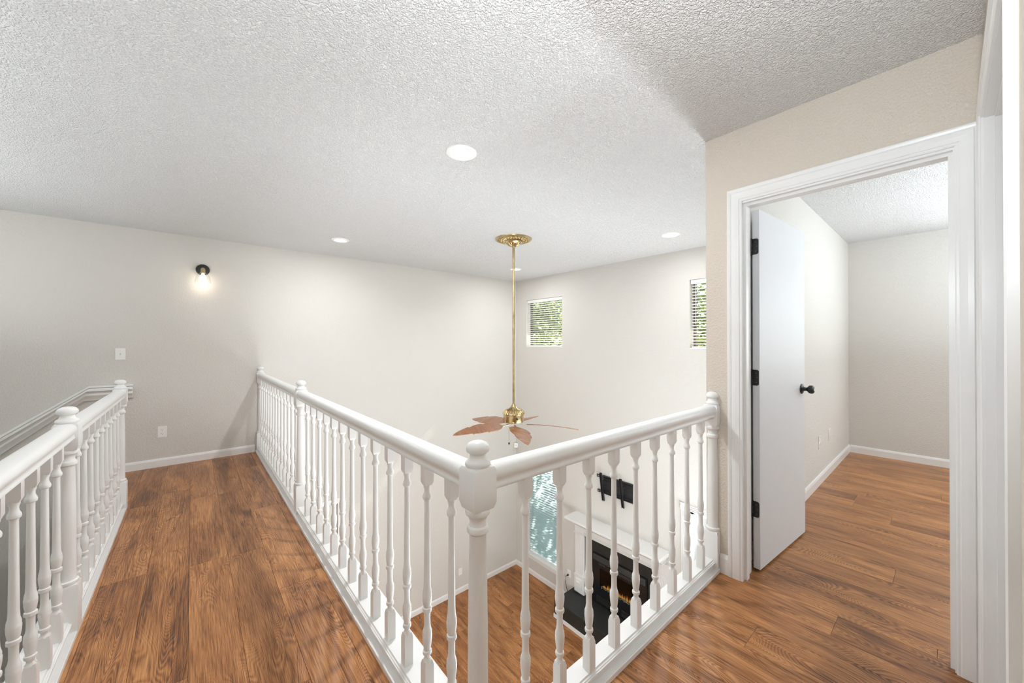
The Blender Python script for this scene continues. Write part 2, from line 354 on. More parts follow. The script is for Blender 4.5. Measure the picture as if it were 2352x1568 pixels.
# ------------------------------------------------------------------ casings, jambs, baseboards
CAS = [(0, 0), (0, .009), (.004, .011), (.010, .011), (.013, .014), (.030, .016), (.044, .016), (.047, .013), (.050, .016), (.058, .018), (.063, .018), (.066, .015), (.066, 0)]
def casing_x(name, xface, sgn, l, r, zt, z0=0, wide=1.0, clipr=None):
    """casing round an opening in a plane x=xface, y from l to r, proud toward sgn*x"""
    m = MB(); path = []
    prof = [(w*wide, t) for w, t in CAS]; n = len(prof)
    for k in range(4):
        ring = []
        for w, t in prof:
            yy = (r+w) if k < 2 else (l-w)
            if clipr is not None: yy = max(clipr, yy)
            zz = z0 if k in (0, 3) else zt+w
            ring.append((xface+sgn*t, yy, zz))
        path.append(ring)
    vs = [p for ring in path for p in ring]; fs = []
    for k in range(3):
        for i in range(n): fs.append((k*n+i, k*n+(i+1) % n, (k+1)*n+(i+1) % n, (k+1)*n+i))
    fs += [tuple(range(n)), tuple(3*n+i for i in range(n-1, -1, -1))]
    return struct(m.add(vs, fs).build(name, trim_m))
casing_x('trim_1', XD, -1, -.010-.004, .712+.012, 2.030+.012, 0, 1.08, clipr=YS+.001)
casing_x('trim_2', XD2, 1, -.014, .724, 2.042, 0, .72)
# jamb of the bedroom doorway with its stop
j = MB(); j.box(XD-.002, XD2+.002, .712+.012, .726, 0, 2.044); j.box(XD-.002, XD2+.002, -.024, -.010, 0, 2.044); j.box(XD-.002, XD2+.002, -.010, .724, 2.032, 2.044)
j.box(XD+.018, XD+.052, .712, .7245, 0, 2.033); j.box(XD+.018, XD+.052, -.011, .002, 0, 2.033); j.box(XD+.018, XD+.052, .002, .712, 2.018, 2.033)
struct(j.build('trim_3', trim_m))
# cased doorway in the side wall, seen edge-on at the right of the picture
def casing_y(name, yface, sgn, l, r, zt, clipr):
    m = MB(); n = len(CAS); vs = []
    for k in range(4):
        for w, t in CAS:
            xx = (r+w) if k < 2 else (l-w); xx = min(xx, clipr); zz = 0 if k in (0, 3) else zt+w
            vs.append((xx, yface+sgn*t, zz))
    fs = []
    for k in range(3):
        for i in range(n): fs.append((k*n+i, k*n+(i+1) % n, (k+1)*n+(i+1) % n, (k+1)*n+i))
    fs += [tuple(range(n)), tuple(3*n+i for i in range(n-1, -1, -1))]
    return struct(m.add(vs, fs).build(name, trim_m))
casing_y('trim_4', YS, 1, OPEN2[0]-.005, OPEN2[1]+.005, OPEN2[3]+.005, XD-.018)
j = MB(); j.box(OPEN2[1], OPEN2[1]+.014, YS-.115, YS+.002, 0, OPEN2[3]); j.box(OPEN2[0]-.014, OPEN2[0], YS-.115, YS+.002, 0, OPEN2[3]); j.box(OPEN2[0], OPEN2[1], YS-.115, YS+.002, OPEN2[3]-.001, OPEN2[3]+.014)
j.box(OPEN2[1]-.012, OPEN2[1]+.002, YS-.055, YS-.022, 0, OPEN2[3]); j.box(OPEN2[0]-.002, OPEN2[0]+.012, YS-.055, YS-.022, 0, OPEN2[3]); j.box(OPEN2[0]+.012, OPEN2[1]-.012, YS-.055, YS-.022, OPEN2[3]-.012, OPEN2[3])
struct(j.build('trim_5', trim_m))
d2 = MB(); d2.box(OPEN2[0]+.003, OPEN2[1]-.003, YS-.105, YS-.068, .012, OPEN2[3]-.003)
struct(d2.build('door_2', door_m, bevel=.002))
def skirt(name, ax, a, b, face, sgn, z0, h=.085, t=.013):
    pf = [(0, 0), (0, h), (.006, h), (.009, h-.006), (t-.002, h-.014), (t, h-.020), (t, 0)]
    m = MB()
    if ax == 'X': m.prism([(face+sgn*p, z0+q) for p, q in pf], a, b, 'X')
    else: m.prism([(face+sgn*p, z0+q) for p, q in pf], a, b, 'Y')
    return struct(m.build(name, trim_m))
skirt('baseboard_far', 'X', -.72, .565, YF, -1, 0)
skirt('baseboard_far_lower', 'X', 1.56, XB, YF, -1, LOW)
skirt('baseboard_far_lower', 'X', XLW, .69, YF, -1, LOW)
skirt('baseboard_back_lower', 'Y', 3.935, YF-.013, XB, -1, LOW)
skirt('baseboard_back_lower', 'Y', 2.19, 2.30, XB, -1, LOW)
skirt('baseboard_bedroom_left', 'X', XD2+.02, XR, YR, -1, 0)
skirt('baseboard_bedroom_back', 'Y', -2.6, YR-.013, XR, -1, 0)
skirt('baseboard_landing', 'X', XLW, -.52, YF, -1, -1.75, .10)
skirt('baseboard_door_wall', 'Y', .796, .838, XD, -1, 0, .105, .014)

# ------------------------------------------------------------------ bedroom door
D = math.radians(-4.4)
door = thing('door_1', 'white flush door standing open into the bedroom', 'door', (2.4105, .690, 0), D); door['kind'] = 'structure'
del door['label']; del door['category']
MB().box(0, .725, 0, .035, .012, 2.028).build('door_slab', door_m, door, bevel=.0015)
def hinge(z):
    m = MB(); h = .089
    pts = []; r = .011
    # leaf on the door's hinge edge (plane x=-.0015), rounded outer corners, seen from the hall
    for cx_, cz_, a0 in ((.004+r, r, PI), (.004+r, h-r, PI/2)):
        for k in range(6):
            a = a0+PI/2*k/5 if a0 == PI else PI-PI/2*k/5
            pts.append((cx_+r*math.cos(a), cz_+r*math.sin(a)))
    leaf = [(.034, 0)]+[(p[0], p[1]) for p in pts[0:6][::-1]]+[(p[0], p[1]) for p in pts[6:12]]+[(.034, h)]
    m.prism([(y, z+q) for y, q in leaf], -.0022, .0005, 'X')
    hg = m.build('hinge', black_m, door)
    k = MB(); k.lathe([(.0058, z), (.0058, z+h)], 12, (-.004, .040, 0)); k.lathe([(.003, z-.004), (.007, z-.002), (.007, z)], 12, (-.004, .040, 0)); k.lathe([(.007, z+h), (.007, z+h+.002), (.003, z+h+.005)], 12, (-.004, .040, 0))
    for a, b_ in ((0, .014), (.032, .043), (.060, .089)): k.box(-.006, .0005, .033, .040, z+a, z+b_)
    k.build('hinge_knuckle', black_m, hg, 40)
    f = MB(); f.box(-.038, -.006, .0455, .048, z, z+h); f.build('hinge_leaf', black_m, hg)
    s = MB()
    for q in (.018, .045, .070): s.lathe([(.0035, -.0028), (.0035, -.0018)], 10, (0, .018 if q != .045 else .012, z+q), axis='X')
    s.build('screw', bronze_m, hg)
for z in (1.778, 1.040, .300): hinge(z)
kb = MB(); kb.lathe([(.033, 0), (.033, .004), (.029, .007), (.013, .010), (.011, .028), (.016, .034), (.024, .040), (.0275, .050), (.0265, .060), (.020, .067), (.012, .069)], 28, (.663, 0, 0), axis='Y')
for i in range(len(kb.v)): kb.v[i] = (kb.v[i][0], -kb.v[i][1], kb.v[i][2]+.975)
knob = kb.build('doorknob', black_m, door, 35)
kc = MB(); kc.lathe([(.010, .069), (.010, .0705), (.004, .071)], 16, (.663, 0, 0), axis='Y')
for i in range(len(kc.v)): kc.v[i] = (kc.v[i][0], -kc.v[i][1], kc.v[i][2]+.975)
kc.build('knob_button', plate_m, knob, 35)
lp = MB(); lp.box(.7245, .7265, .006, .030, .946, 1.003); lp.build('latch_plate', black_m, door)

# ------------------------------------------------------------------ railings
RP = [(0, .930), (.012, .9295), (.022, .927), (.029, .922), (.0335, .915), (.0355, .906), (.0345, .898), (.031, .891), (.0275, .886), (.0262, .880), (.027, .875), (.0285, .871), (.0285, .866), (.0185, .866), (.0185, .857)]
RPOLY = RP+[(-x, z) for x, z in reversed(RP[1:])]
BS = .0165
def bal_mb():
    m = MB(); R2 = math.sqrt(2)
    def sq(prof): m.lathe([(r*R2, z) for r, z in prof], 4, a0=PI/4, a1=PI/4+2*PI)
    sq([(BS, .060), (BS, .164), (.0125, .181)]); sq([(.0115, .787), (BS, .799), (BS, .864)])
    m.lathe([(.0150, .176), (.0145, .180), (.0108, .186), (.0098, .192), (.0112, .199), (.0148, .201), (.0158, .206), (.0152, .212), (.0120, .215), (.0125, .222), (.0150, .240), (.0165, .258), (.0168, .266), (.0160, .268), (.0163, .274), (.0158, .281),
             (.0125, .290), (.0108, .302), (.0105, .325), (.0110, .343), (.0120, .347), (.0155, .349), (.0162, .355), (.0155, .361), (.0122, .364), (.0140, .372), (.0158, .386), (.0165, .398), (.0165, .405), (.0155, .407), (.0158, .413), (.0150, .419),
             (.0128, .428), (.0118, .450), (.0110, .55), (.0098, .70), (.0096, .728), (.0108, .736), (.0145, .739), (.0155, .745), (.0148, .751), (.0115, .758), (.0098, .766), (.0100, .774), (.0125, .782), (.0125, .790)], 20)
    return m
BAL = bal_mb().mesh('baluster', trim_m, 32)
NS = .0385
NPROF = [(.0290, .218), (.0350, .222), (.0375, .229), (.0360, .237), (.0300, .241), (.0285, .247), (.0290, .30), (.0285, .45), (.0265, .62), (.0240, .738), (.0255, .742), (.0305, .746), (.0320, .753), (.0300, .761), (.0255, .765), (.0235, .772), (.0245, .782), (.0290, .792), (.0345, .796), (.0365, .803), (.0350, .810), (.0300, .815)]
FPROF = [(.0320, .929), (.0365, .936), (.0365, .942), (.0335, .947), (.0270, .951), (.0235, .959), (.0225, .965), (.0265, .969), (.0325, .973), (.0340, .980), (.0325, .988), (.0270, .996), (.0160, 1.0015), (.0040, 1.003)]
def newel(parent, x, y, half=None):
    """half: None, or the wall direction the half post is cut at ('X' = wall at +x, 'Y' = wall at +y)"""
    m = MB(); R2 = math.sqrt(2)
    seg = 32 if half is None else 18
    rng = (0, 2*PI) if half is None else ((PI/2, 3*PI/2) if half == 'X' else (PI, 2*PI))
    def sq(prof):
        if half is None: m.lathe([(r*R2, z) for r, z in prof], 4, a0=PI/4, a1=PI/4+2*PI)
        else:
            vs = []
            for r, z in prof:
                q = [(-r, -r), (0, -r), (0, r), (-r, r)] if half == 'X' else [(-r, 0), (-r, -r), (r, -r), (r, 0)]
                vs += [(a, b, z) for a, b in q]
            n = 4; fs = [(j*n+i, j*n+(i+1) % n, (j+1)*n+(i+1) % n, (j+1)*n+i) for j in range(len(prof)-1) for i in range(n)]
            fs += [(3, 2, 1, 0), tuple((len(prof)-1)*n+i for i in range(4))]
            m.add(vs, fs)
    sq([(NS, .018), (NS, .212), (.0335, .222)]); sq([(.0325, .812), (NS, .832), (NS, .922), (.0330, .931)])
    m.lathe(NPROF, seg, a0=rng[0], a1=rng[1])
    o = m.build('newel_post', trim_m, parent, 32, loc=(x, y, 0))
    f = MB(); f.lathe(FPROF, seg, a0=rng[0], a1=rng[1]); f.build('finial', trim_m, o, 40)
    return o
CURB = [(0, 0), (0, .018), (.002, .020), (.026, .020), (.026, .046), (.019, .048), (.015, .052), (.016, .057), (.021, .058), (.021, .061), (.025, .063), (.028, .069)]
def curb_poly(d, face, sgn, drop=0):
    """d = depth to the far edge of the cap; coordinates across the rail"""
    q = [(face+sgn*p, z) for p, z in CURB]+[(face+sgn*d, .069), (face+sgn*d, .046), (face+sgn*(d-.012), .046), (face+sgn*(d-.012), .0)]
    return q
railing1 = thing('guard_railing', 'long white baluster railing between the walkway and the open void, with three posts', 'railing', (.622, .8785, 0))
railing2 = thing('guard_railing', 'shorter white baluster railing from the corner post to the bedroom door wall', 'railing', (2.2, .8785, 0))
railing3 = thing('guard_railing', 'white baluster railing along the stairwell at the left edge', 'railing', (-.418, 4.14, 0))
XL, YRR, XS = .622, .8785, -.418
def rail_along_y(parent, x, y0, y1, name='handrail'):
    ox, oy = parent.location[0], parent.location[1]
    return MB().prism([(x-ox+p, q) for p, q in RPOLY], y0-oy, y1-oy, 'Y').build(name, trim_m, parent, 40)
def rail_along_x(parent, y, x0, x1):
    ox, oy = parent.location[0], parent.location[1]
    return MB().prism([(y-oy+p, q) for p, q in RPOLY], x0-ox, x1-ox, 'X').build('handrail', trim_m, parent, 40)
def balusters(parent, pts):
    for x, y in pts:
        o = bpy.data.objects.new('baluster', BAL); C.objects.link(o); o.parent = parent; o.location = (x-parent.location[0], y-parent.location[1], .0075)
        o.scale = (1, 1, .994)
def npost(parent, x, y, half=None): return newel(parent, x-parent.location[0], y-parent.location[1], half)
XC, YC, XLc = .5697, .8363, -.381
MIDY = 3.164
# bridge side
rail_along_y(railing1, XL, YRR+NS-.004, MIDY-NS+.004); rail_along_y(railing1, XL, MIDY+NS-.004, YF-NS+.004)
npost(railing1, XL, YRR); npost(railing1, XL, MIDY); npost(railing1, XL, YF-.001, 'Y')
balusters(railing1, [(XL, 1.021+.1605*k) for k in range(13)]+[(XL, 3.322+.157*k) for k in range(13)])
ox, oy = railing1.location[0], railing1.location[1]
def cut(p): return [(a-ox, b) for a, b in p]
MB().prism(cut(curb_poly(EX-XC, XC, 1)), EY-.001-oy, YF-.001-oy, 'Y').build('curb', trim_m, railing1)
q = MB(); q.prism([(a-oy, b) for a, b in curb_poly(EY-YC, YC, 1)], XC-ox, EX-ox, 'X').build('curb', trim_m, railing1)
# right
ox2, oy2 = railing2.location[0], railing2.location[1]
rail_along_x(railing2, YRR, XL+NS+.0005, XD-NS+.004)
npost(railing2, XD-.001, YRR, 'X')
balusters(railing2, [(.806+.1608*k, YRR) for k in range(9)])
MB().prism([(a-oy2, b) for a, b in curb_poly(EY-YC, YC, 1)], EX+.0005-ox2, XD-.001-ox2, 'X').build('curb', trim_m, railing2)
# stair side
MS = 2.535
ox3, oy3 = railing3.location[0], railing3.location[1]
rail_along_y(railing3, XS, YS+.01, MS-NS+.004); rail_along_y(railing3, XS, MS+NS-.004, 4.14-NS+.004)
npost(railing3, XS, MS); npost(railing3, XS, 4.14)
balusters(railing3, [(XS, 2.722+.1593*k) for k in range(9)]+[(XS, 2.367-.1605*k) for k in range(15)])
MB().prism([(a-ox3, b) for a, b in curb_poly(.13, XLc, -1)], YS+.001-oy3, 4.18-oy3, 'Y').build('curb', trim_m, railing3)
MB().box(-.13+XLc-ox3, XLc-ox3, 4.18-oy3, 4.20-oy3, 0, .02).build('curb_end', trim_m, railing3)

# stair handrail on the far wall
hr = thing('stair_handrail', 'white moulded handrail fixed to the far wall, sloping down the stairs', 'handrail', (-.45, YF, .85))
def hprof(o):  # (offset from wall, z)
    return [(0, .0), (.085, .0), (.090, -.006), (.090, -.020), (.082, -.026), (.062, -.030), (.056, -.044), (.060, -.062), (.050, -.076), (.034, -.092), (.028, -.112), (.0, -.118)]
path = [(-.447, .0), (-.742, .0), (-1.30, -.428), (-2.30, -1.195)]
pf = hprof(0); n = len(pf); m = MB(); vs = []
for i, (px, pz) in enumerate(path):
    sh = 1.0
    for t, z in pf: vs.append((px+.45 + (0.33*z if i == 1 else 0), -t, pz+z*(1.25 if i > 1 else 1.0)))
fs = [(k*n+i, k*n+(i+1) % n, (k+1)*n+(i+1) % n, (k+1)*n+i) for k in range(3) for i in range(n)]+[tuple(range(n)), tuple(3*n+i for i in range(n-1, -1, -1))]
m.add(vs, fs).build('rail', trim_m, hr, 30)
m = MB(); m.prism([(.0, .006), (-.295, .006), (-.853, -.421), (-1.853, -1.19), (-1.853, -1.165), (-.853, -.396), (-.298, .022), (0, .022)], -.012, 0, 'Y')
m.build('wall_strip', trim_m, hr)

# ------------------------------------------------------------------ recessed lights
def downlight(x, y, label, w=DOWN_W):
    t = thing('recessed_light', label, 'ceiling light', (x, y, CEIL), 0, 'recessed lights in the textured ceiling')
    MB().lathe([(.062, -.006), (.066, -.010), (.080, -.011), (.092, -.006), (.094, 0), (.062, 0)], 40, cap=False).build('trim_ring', plate_m, t, 40)
    MB().lathe([(.0005, -.0050), (.061, -.0050), (.063, -.0035), (.0005, -.0030)], 40).build('lens', lens_m, t, 40)
    l = lamp('recessed_lamp', 'AREA', (0, 0, -.014), w, (.96, .98, 1), (0, 0, 0), shape='DISK', size=.09); l.parent = t
downlight(1.247, 1.929, 'round lit recessed light nearest the camera, above the corner post', 26)
downlight(1.268, 4.450, 'round lit recessed light near the far wall, left of the fan rod')
downlight(3.905, 1.943, 'round lit recessed light above the right upper window, beside the bedroom wall', 9)
downlight(3.876, 4.435, 'round lit recessed light in the far corner, just behind the fan rod')

# ------------------------------------------------------------------ sconce
sc = thing('wall_sconce', 'black wall sconce with clear glass bell shade and lit bulb', 'wall lamp', (.090, YF, 2.087))
def laY(prof, seg, c, name, mat, parent, sm=35):
    m = MB(); m.lathe(prof, seg, (0, 0, 0), axis='Y'); m.v = [(a+c[0], -b+c[1], z+c[2]) for a, b, z in m.v]; return m.build(name, mat, parent, sm)
laY([(.060, 0), (.060, .012), (.055, .020), (.020, .024)], 36, (0, 0, 0), 'backplate', black_m, sc)
MB().tube([(0, -.018, .0), (0, -.060, .008), (0, -.090, .006), (0, -.100, -.006)], .007, 10).build('arm', black_m, sc, 60)
MB().lathe([(.006, .010), (.014, .004), (.020, -.006), (.020, -.038), (.024, -.044), (.024, -.050)], 24, (0, -.10, 0)).build('socket', brass_m, sc, 40)
MB().lathe([(.026, -.048), (.045, -.058), (.060, -.085), (.068, -.120), (.071, -.158), (.069, -.158), (.066, -.120), (.058, -.086), (.043, -.060), (.026, -.051)], 32, (0, -.10, 0), cap=False).build('glass_shade', glass_m, sc, 60)
MB().lathe([(.010, -.050), (.013, -.062), (.026, -.085), (.030, -.103), (.026, -.122), (.012, -.132)], 20, (0, -.10, 0)).build('bulb', bulb_m, sc, 60)
l = lamp('sconce_lamp', 'POINT', (0, -.10, -.145), .6, (1, .82, .62), shadow_soft_size=.03); l.parent = sc

# ------------------------------------------------------------------ switch plates and outlets
def plate(name, label, cat, x, y, z, face, kind, w=.072, h=.116, group=None):
    """face 'Y-' on a wall facing -y, 'X-' facing -x, local x to the right of a viewer"""
    rz = 0 if face == 'Y-' else (-PI/2 if face == 'X-' else PI)
    t = thing(name, label, cat, (x, y, z), rz, group)
    MB().box(-w/2, w/2, -.005, 0, -h/2, h/2).build('cover_plate', plate_m, t, bevel=.002)
    if kind == 'outlet':
        for s in (.020, -.020):
            m = MB(); m.lathe([(.0165, .0045), (.0165, .0065)], 24, axis='Y'); m.v = [(a*1.0, -b, c*.85+s) for a, b, c in m.v]
            r = m.build('receptacle', plate_m, t, 35)
            q = MB(); q.box(-.0075, -.0055, -.0069, -.0064, s-.001, s+.007); q.box(.0055, .0075, -.0069, -.0064, s, s+.007); q.lathe([(.0025, -.0069), (.0025, -.0064)], 8, (0, 0, s-.007), axis='Y')
            q.build('slot', slot_m, r)
        MB().lathe([(.003, -.0058), (.003, -.0048)], 8, axis='Y').build('screw', frame_m, t)
    elif kind == 'switch':
        MB().box(-.005, .005, -.0055, -.0045, -.012, .012).build('toggle_slot', frame_m, t)
        MB().prism([(-.0045, -.004), (-.016, .006), (-.015, .011), (-.0045, .006)], -.004, .004, 'X').build('toggle', plate_m, t)
        for s in (.030, -.030): MB().lathe([(.0028, -.0058), (.0028, -.0048)], 8, (0, 0, s), axis='Y').build('screw', frame_m, t)
    return t
plate('light_switch', 'white toggle switch plate on the far wall below the sconce, above the stair railing post', 'switch', -.538, YF, 1.176, 'Y-', 'switch')
plate('wall_outlet', 'white duplex outlet low on the far wall at the end of the walkway', 'outlet', -.233, YF, .360, 'Y-', 'outlet')
plate('wall_outlet', 'small white plate on the lower far wall, left of the corner post shaft', 'outlet', 3.42, YF, -2.545, 'Y-', 'blank', .072, .116)
plate('wall_outlet', 'white outlet beside the fireplace with a black cord plugged in', 'outlet', XB, 4.035, -2.47, 'X-', 'outlet')
plate('wall_outlet', 'white outlet on the bedroom wall nearer the open door', 'outlet', 4.335, YR, .375, 'Y-', 'outlet')
plate('wall_outlet', 'white wall plate on the bedroom wall nearer the room corner', 'outlet', 4.765, YR, .375, 'Y-', 'blank')
md = thing('motion_detector', 'small white motion detector box high in the lower room corner under the fan', 'sensor', (XB-.030, YF-.030, -.64), math.radians(-45))
MB().prism([(-.030, -.045), (.030, -.045), (.036, .0), (.034, .040), (-.034, .040), (-.036, 0)], -.03, .01, 'Y').build('housing', plate_m, md, bevel=.003)
MB().box(-.020, .020, -.034, -.029, -.012, .020).build('lens_window', frame_m, md)

# ------------------------------------------------------------------ ceiling fan
fan = thing('ceiling_fan', 'antique brass ceiling fan with leaf-shaped brown blades on a long rod', 'ceiling fan', (2.73, 3.164, 0))
med = MB(); med.lathe([(.004, 2.404), (.06, 2.404), (.085, 2.420), (.160, 2.424), (.180, 2.430), (.190, 2.424), (.203, 2.430), (.205, CEIL), (.004, CEIL)], 48).build('ceiling_medallion', brass_m, fan, 35)
# cast scrollwork on the medallion
sw = MB()
for k in range(22):
    a = 2*PI*k/22
    for rr_, sz in ((.115, .014), (.142, .012), (.165, .009)):
        aa = a+(.14 if rr_ == .142 else 0)
        sw.lathe([(sz*.25, 2.412-(0 if rr_ < .15 else -.006)), (sz, 2.420), (sz*1.05, 2.426)], 6, (rr_*math.cos(aa), rr_*math.sin(aa), 0))
sw.build('scrollwork', brass_m, med_o := fan, 60)
cn = MB().lathe([(.090, 2.420), (.092, 2.408), (.078, 2.398), (.074, 2.390), (.060, 2.378), (.042, 2.366), (.022, 2.360), (.020, 2.354)], 36).build('canopy', brass_m, fan, 40)
fl_ = MB()
for k in range(14):
    a = 2*PI*k/14; fl_.tube([(.074*math.cos(a), .074*math.sin(a), 2.390), (.058*math.cos(a), .058*math.sin(a), 2.373), (.030*math.cos(a), .030*math.sin(a), 2.361)], .006, 6)
fl_.build('flute', brass_m, cn, 60)
MB().lathe([(.0135, .585), (.0135, 2.36)], 20).build('rod', brass_m, fan, 60)
hb = MB().lathe([(.020, .600), (.024, .590), (.030, .570), (.042, .550), (.062, .538), (.086, .528), (.108, .512), (.117, .500), (.119, .494), (.117, .488), (.113, .486), (.113, .412), (.108, .402), (.080, .392), (.050, .386), (.010, .384)], 48).build('motor_housing', brass_m, fan, 40)
fl_ = MB()
for k in range(24):
    a = 2*PI*k/24; c_, s_ = math.cos(a), math.sin(a)
    fl_.tube([(.030*c_, .030*s_, .571), (.055*c_, .055*s_, .545), (.080*c_, .080*s_, .533)], .0048, 5)
    fl_.tube([(.090*c_, .090*s_, .530), (.110*c_, .110*s_, .513), (.121*c_, .121*s_, .493)], .0085, 6)
fl_.build('embossing', brass_m, hb, 60)
laY([(.010, .110), (.010, .116), (.004, .118)], 14, (-.045, 0, .45), 'reverse_switch', black_m, hb)
pc = MB(); pc.tube([(-.03, .045, .390), (-.03, .045, .165)], .0012, 5); pc.build('pull_chain', black_m, fan)
MB().lathe([(.001, .170), (.007, .166), (.011, .156), (.008, .145), (.001, .142)], 14, (-.03, .045, 0)).build('pull_knob', black_m, fan, 50)
# leaf outline along +x
up = [(.16, .006), (.175, .030), (.21, .058), (.27, .082), (.33, .092), (.39, .093), (.395, .078), (.44, .082), (.51, .080), (.565, .070), (.572, .054), (.62, .052), (.69, .036), (.75, .016), (.785, .000)]
dn = [(.75, -.022), (.69, -.046), (.62, -.066), (.56, -.078), (.555, -.064), (.50, -.084), (.44, -.093), (.385, -.095), (.378, -.080), (.32, -.090), (.25, -.078), (.20, -.052), (.172, -.025)]
def blade():
    m = MB(); o = up+dn; n = len(o); ts = []
    def zz(x, y): return .012*math.sin(PI*(x-.16)/.62)
    o = [(x, y*1.3) for x, y in o]; vs = [(x, y, zz(x, y)+.0035) for x, y in o]+[(x, y, zz(x, y)-.0035) for x, y in o]
    fs = [(i, (i+1) % n, n+(i+1) % n, n+i) for i in range(n)]
    # spine triangulated strips: pair up the outline with the centre line
    cen = []
    for x, y in o: cen.append((x, 0))
    k = len(vs); vs += [(x, 0, zz(x, 0)+.0045) for x, _ in o]+[(x, 0, zz(x, 0)-.0035) for x, _ in o]
    for i in range(n):
        j_ = (i+1) % n
        fs.append((i, j_, k+j_, k+i)); fs.append((n+j_, n+i, k+n+i, k+n+j_))
    m.add(vs, fs); return m
BL = blade().mesh('blade', blade_m)
for kk, ang in enumerate((168, 240, 312, 24, 96)):
    g = bpy.data.objects.new('blade', BL); C.objects.link(g); g.parent = fan
    g.matrix_local = Matrix.Translation((0, 0, .386)) @ Matrix.Rotation(math.radians(ang), 4, 'Z') @ Matrix.Rotation(math.radians(4.2), 4, 'Y') @ Matrix.Rotation(math.radians(-12.5), 4, 'X') @ Matrix.Diagonal((.91, .91, .91, 1))
    ir = MB(); ir.prism([(.070, -.012), (.14, -.010), (.19, -.030), (.235, -.026), (.255, 0), (.235, .026), (.19, .030), (.14, .010), (.070, .012)], -.0085, -.0045, 'Z'); ir.build('blade_bracket', brass_m, g)
    for x0 in (.315, .475):
        zt_ = .012*math.sin(PI*(x0-.16)/.62)+.0042
        MB().tube([(x0-.022, -.098, zt_-.0008), (x0, 0, zt_+.0006), (x0+.022, .098, zt_-.0008)], .0016, 4).build('leaf_vein', vein_m, g)

# ------------------------------------------------------------------ windows and blinds
def window(name, w, sill=False, bronze=True, xin=XB):
    y0, y1, z0, z1 = w; x = xin+T-.045
    f = MB(); t = .028
    f.box(x, x+.04, y0, y0+t, z0, z1); f.box(x, x+.04, y1-t, y1, z0, z1); f.box(x, x+.04, y0+t, y1-t, z0, z0+t); f.box(x, x+.04, y0+t, y1-t, z1-t, z1)
    o = struct(f.build(name, bronze_m if bronze else plate_m))
    MB().box(x+.016, x+.020, y0+t, y1-t, z0+t, z1-t).build('pane', glass_m, o)
    if sill:
        s = MB(); s.box(xin-.035, x, y0-.03, y1+.03, z0-.022, z0+.004); s.box(xin-.014, xin, y0-.015, y1+.015, z0-.085, z0-.022); s.build('window_sill', trim_m, o, bevel=.003)
    else:
        s = MB(); s.box(xin-.004, x, y0, y1, z0, z0+.012); s.build('window_sill', trim_m, o)
    return o
window('window_1', WIN1); window('window_2', WIN2); window('window_3', WIN3, True, False); window('window_5', WIN5, True, False, XR)
teal_m = paint_mat('blind_teal_grey', (.36, .47, .47), .4, .04)
def blind(label, w, pitch, depth, tilt, xc, inset=.006, valance=.055, slat_m=None):
    y0, y1, z0, z1 = w; yc = (y0+y1)/2
    t = thing('window_blind', label, 'blind', (xc, yc, z0))
    hw = (y1-y0)/2-inset; H = z1-z0
    MB().box(-.030, .026, -hw-.003, hw+.003, H-valance+.002, H-.002 if valance < .06 else H+.020).build('valance', blind_m, t, bevel=.003)
    MB().box(-.018, .018, -hw, hw, .014, .030).build('bottom_rail', blind_m, t, bevel=.002)
    c, s = math.cos(tilt)*depth/2, math.sin(tilt)*depth/2; th = .0017
    nx, nz = -math.sin(tilt)*th, math.cos(tilt)*th
    me = MB().add([(-c-nx, -hw, -s-nz), (c-nx, -hw, s-nz), (c-nx, hw, s-nz), (-c-nx, hw, -s-nz), (-c+nx, -hw, -s+nz), (c+nx, -hw, s+nz), (c+nx, hw, s+nz), (-c+nx, hw, -s+nz)],
                  [(3, 2, 1, 0), (4, 5, 6, 7), (0, 1, 5, 4), (1, 2, 6, 5), (2, 3, 7, 6), (3, 0, 4, 7)]).mesh('slat', slat_m or blind_m)
    z = .030+pitch*.8
    while z < H-valance-.004:
        o = bpy.data.objects.new('slat', me); C.objects.link(o); o.parent = t; o.location = (0, 0, z); z += pitch
    for yy in (-hw*.62, hw*.62):
        for xx in (-depth/2-.002, depth/2+.002): MB().box(xx-.0006, xx+.0006, yy-.0006, yy+.0006, .03, H-valance+.01).build('ladder_cord', blind_m, t)
    MB().tube([(-.034, hw*.86, H-valance), (-.036, hw*.86, H*.35)], .003, 6).build('tilt_wand', blind_m, t)
    return t
blind('white horizontal blind over the small upper window nearest the far corner', WIN1, .0375, .026, -0.36, XB+.045, .012)
blind('white horizontal blind over the small upper window cut off by the door wall', WIN2, .0375, .026, -0.36, XB+.045, .012)
blind('tall slatted blind over the lower window left of the fireplace', WIN3, .0415, .050, math.radians(7), XB+.055, .004, .055, teal_m)
blind('unseen white blind added to keep the sun out of the bedroom window', WIN5, .043, .050, math.radians(-50), XR+.055, .004)  # slats tilted shut to cut the sun patch in the bedroom

# patio door on the lower back wall: fluted casing with rosettes
y0, y1, z0, z1 = PATIO
pd = struct(MB().box(XB+.06, XB+.10, y0, y0+.05, z0, z1).box(XB+.06, XB+.10, y1-.05, y1, z0, z1).box(XB+.06, XB+.10, y0, y1, z1-.05, z1).box(XB+.06, XB+.10, y0, y1, z0, z0+.08).box(XB+.055, XB+.10, 1.84, 1.90, z0, z1).build('door_3', plate_m))
MB().box(XB+.078, XB+.082, y0+.05, 1.84, z0+.08, z1-.05).build('pane', glass_m, pd); MB().box(XB+.078, XB+.082, 1.90, y1-.05, z0+.08, z1-.05).build('pane', glass_m, pd)
m = MB(); m.box(XB-.006, XB, y0-.075, y1+.075, z1, z1+.085)
for k in range(4): m.box(XB-.018, XB-.005, y0-.0, y1+.0, z1+.004+k*.020, z1+.016+k*.020)
struct(m.build('trim_6', trim_m, bevel=.002))
m = MB(); m.box(XB-.006, XB, y1, y1+.075, z0, z1)
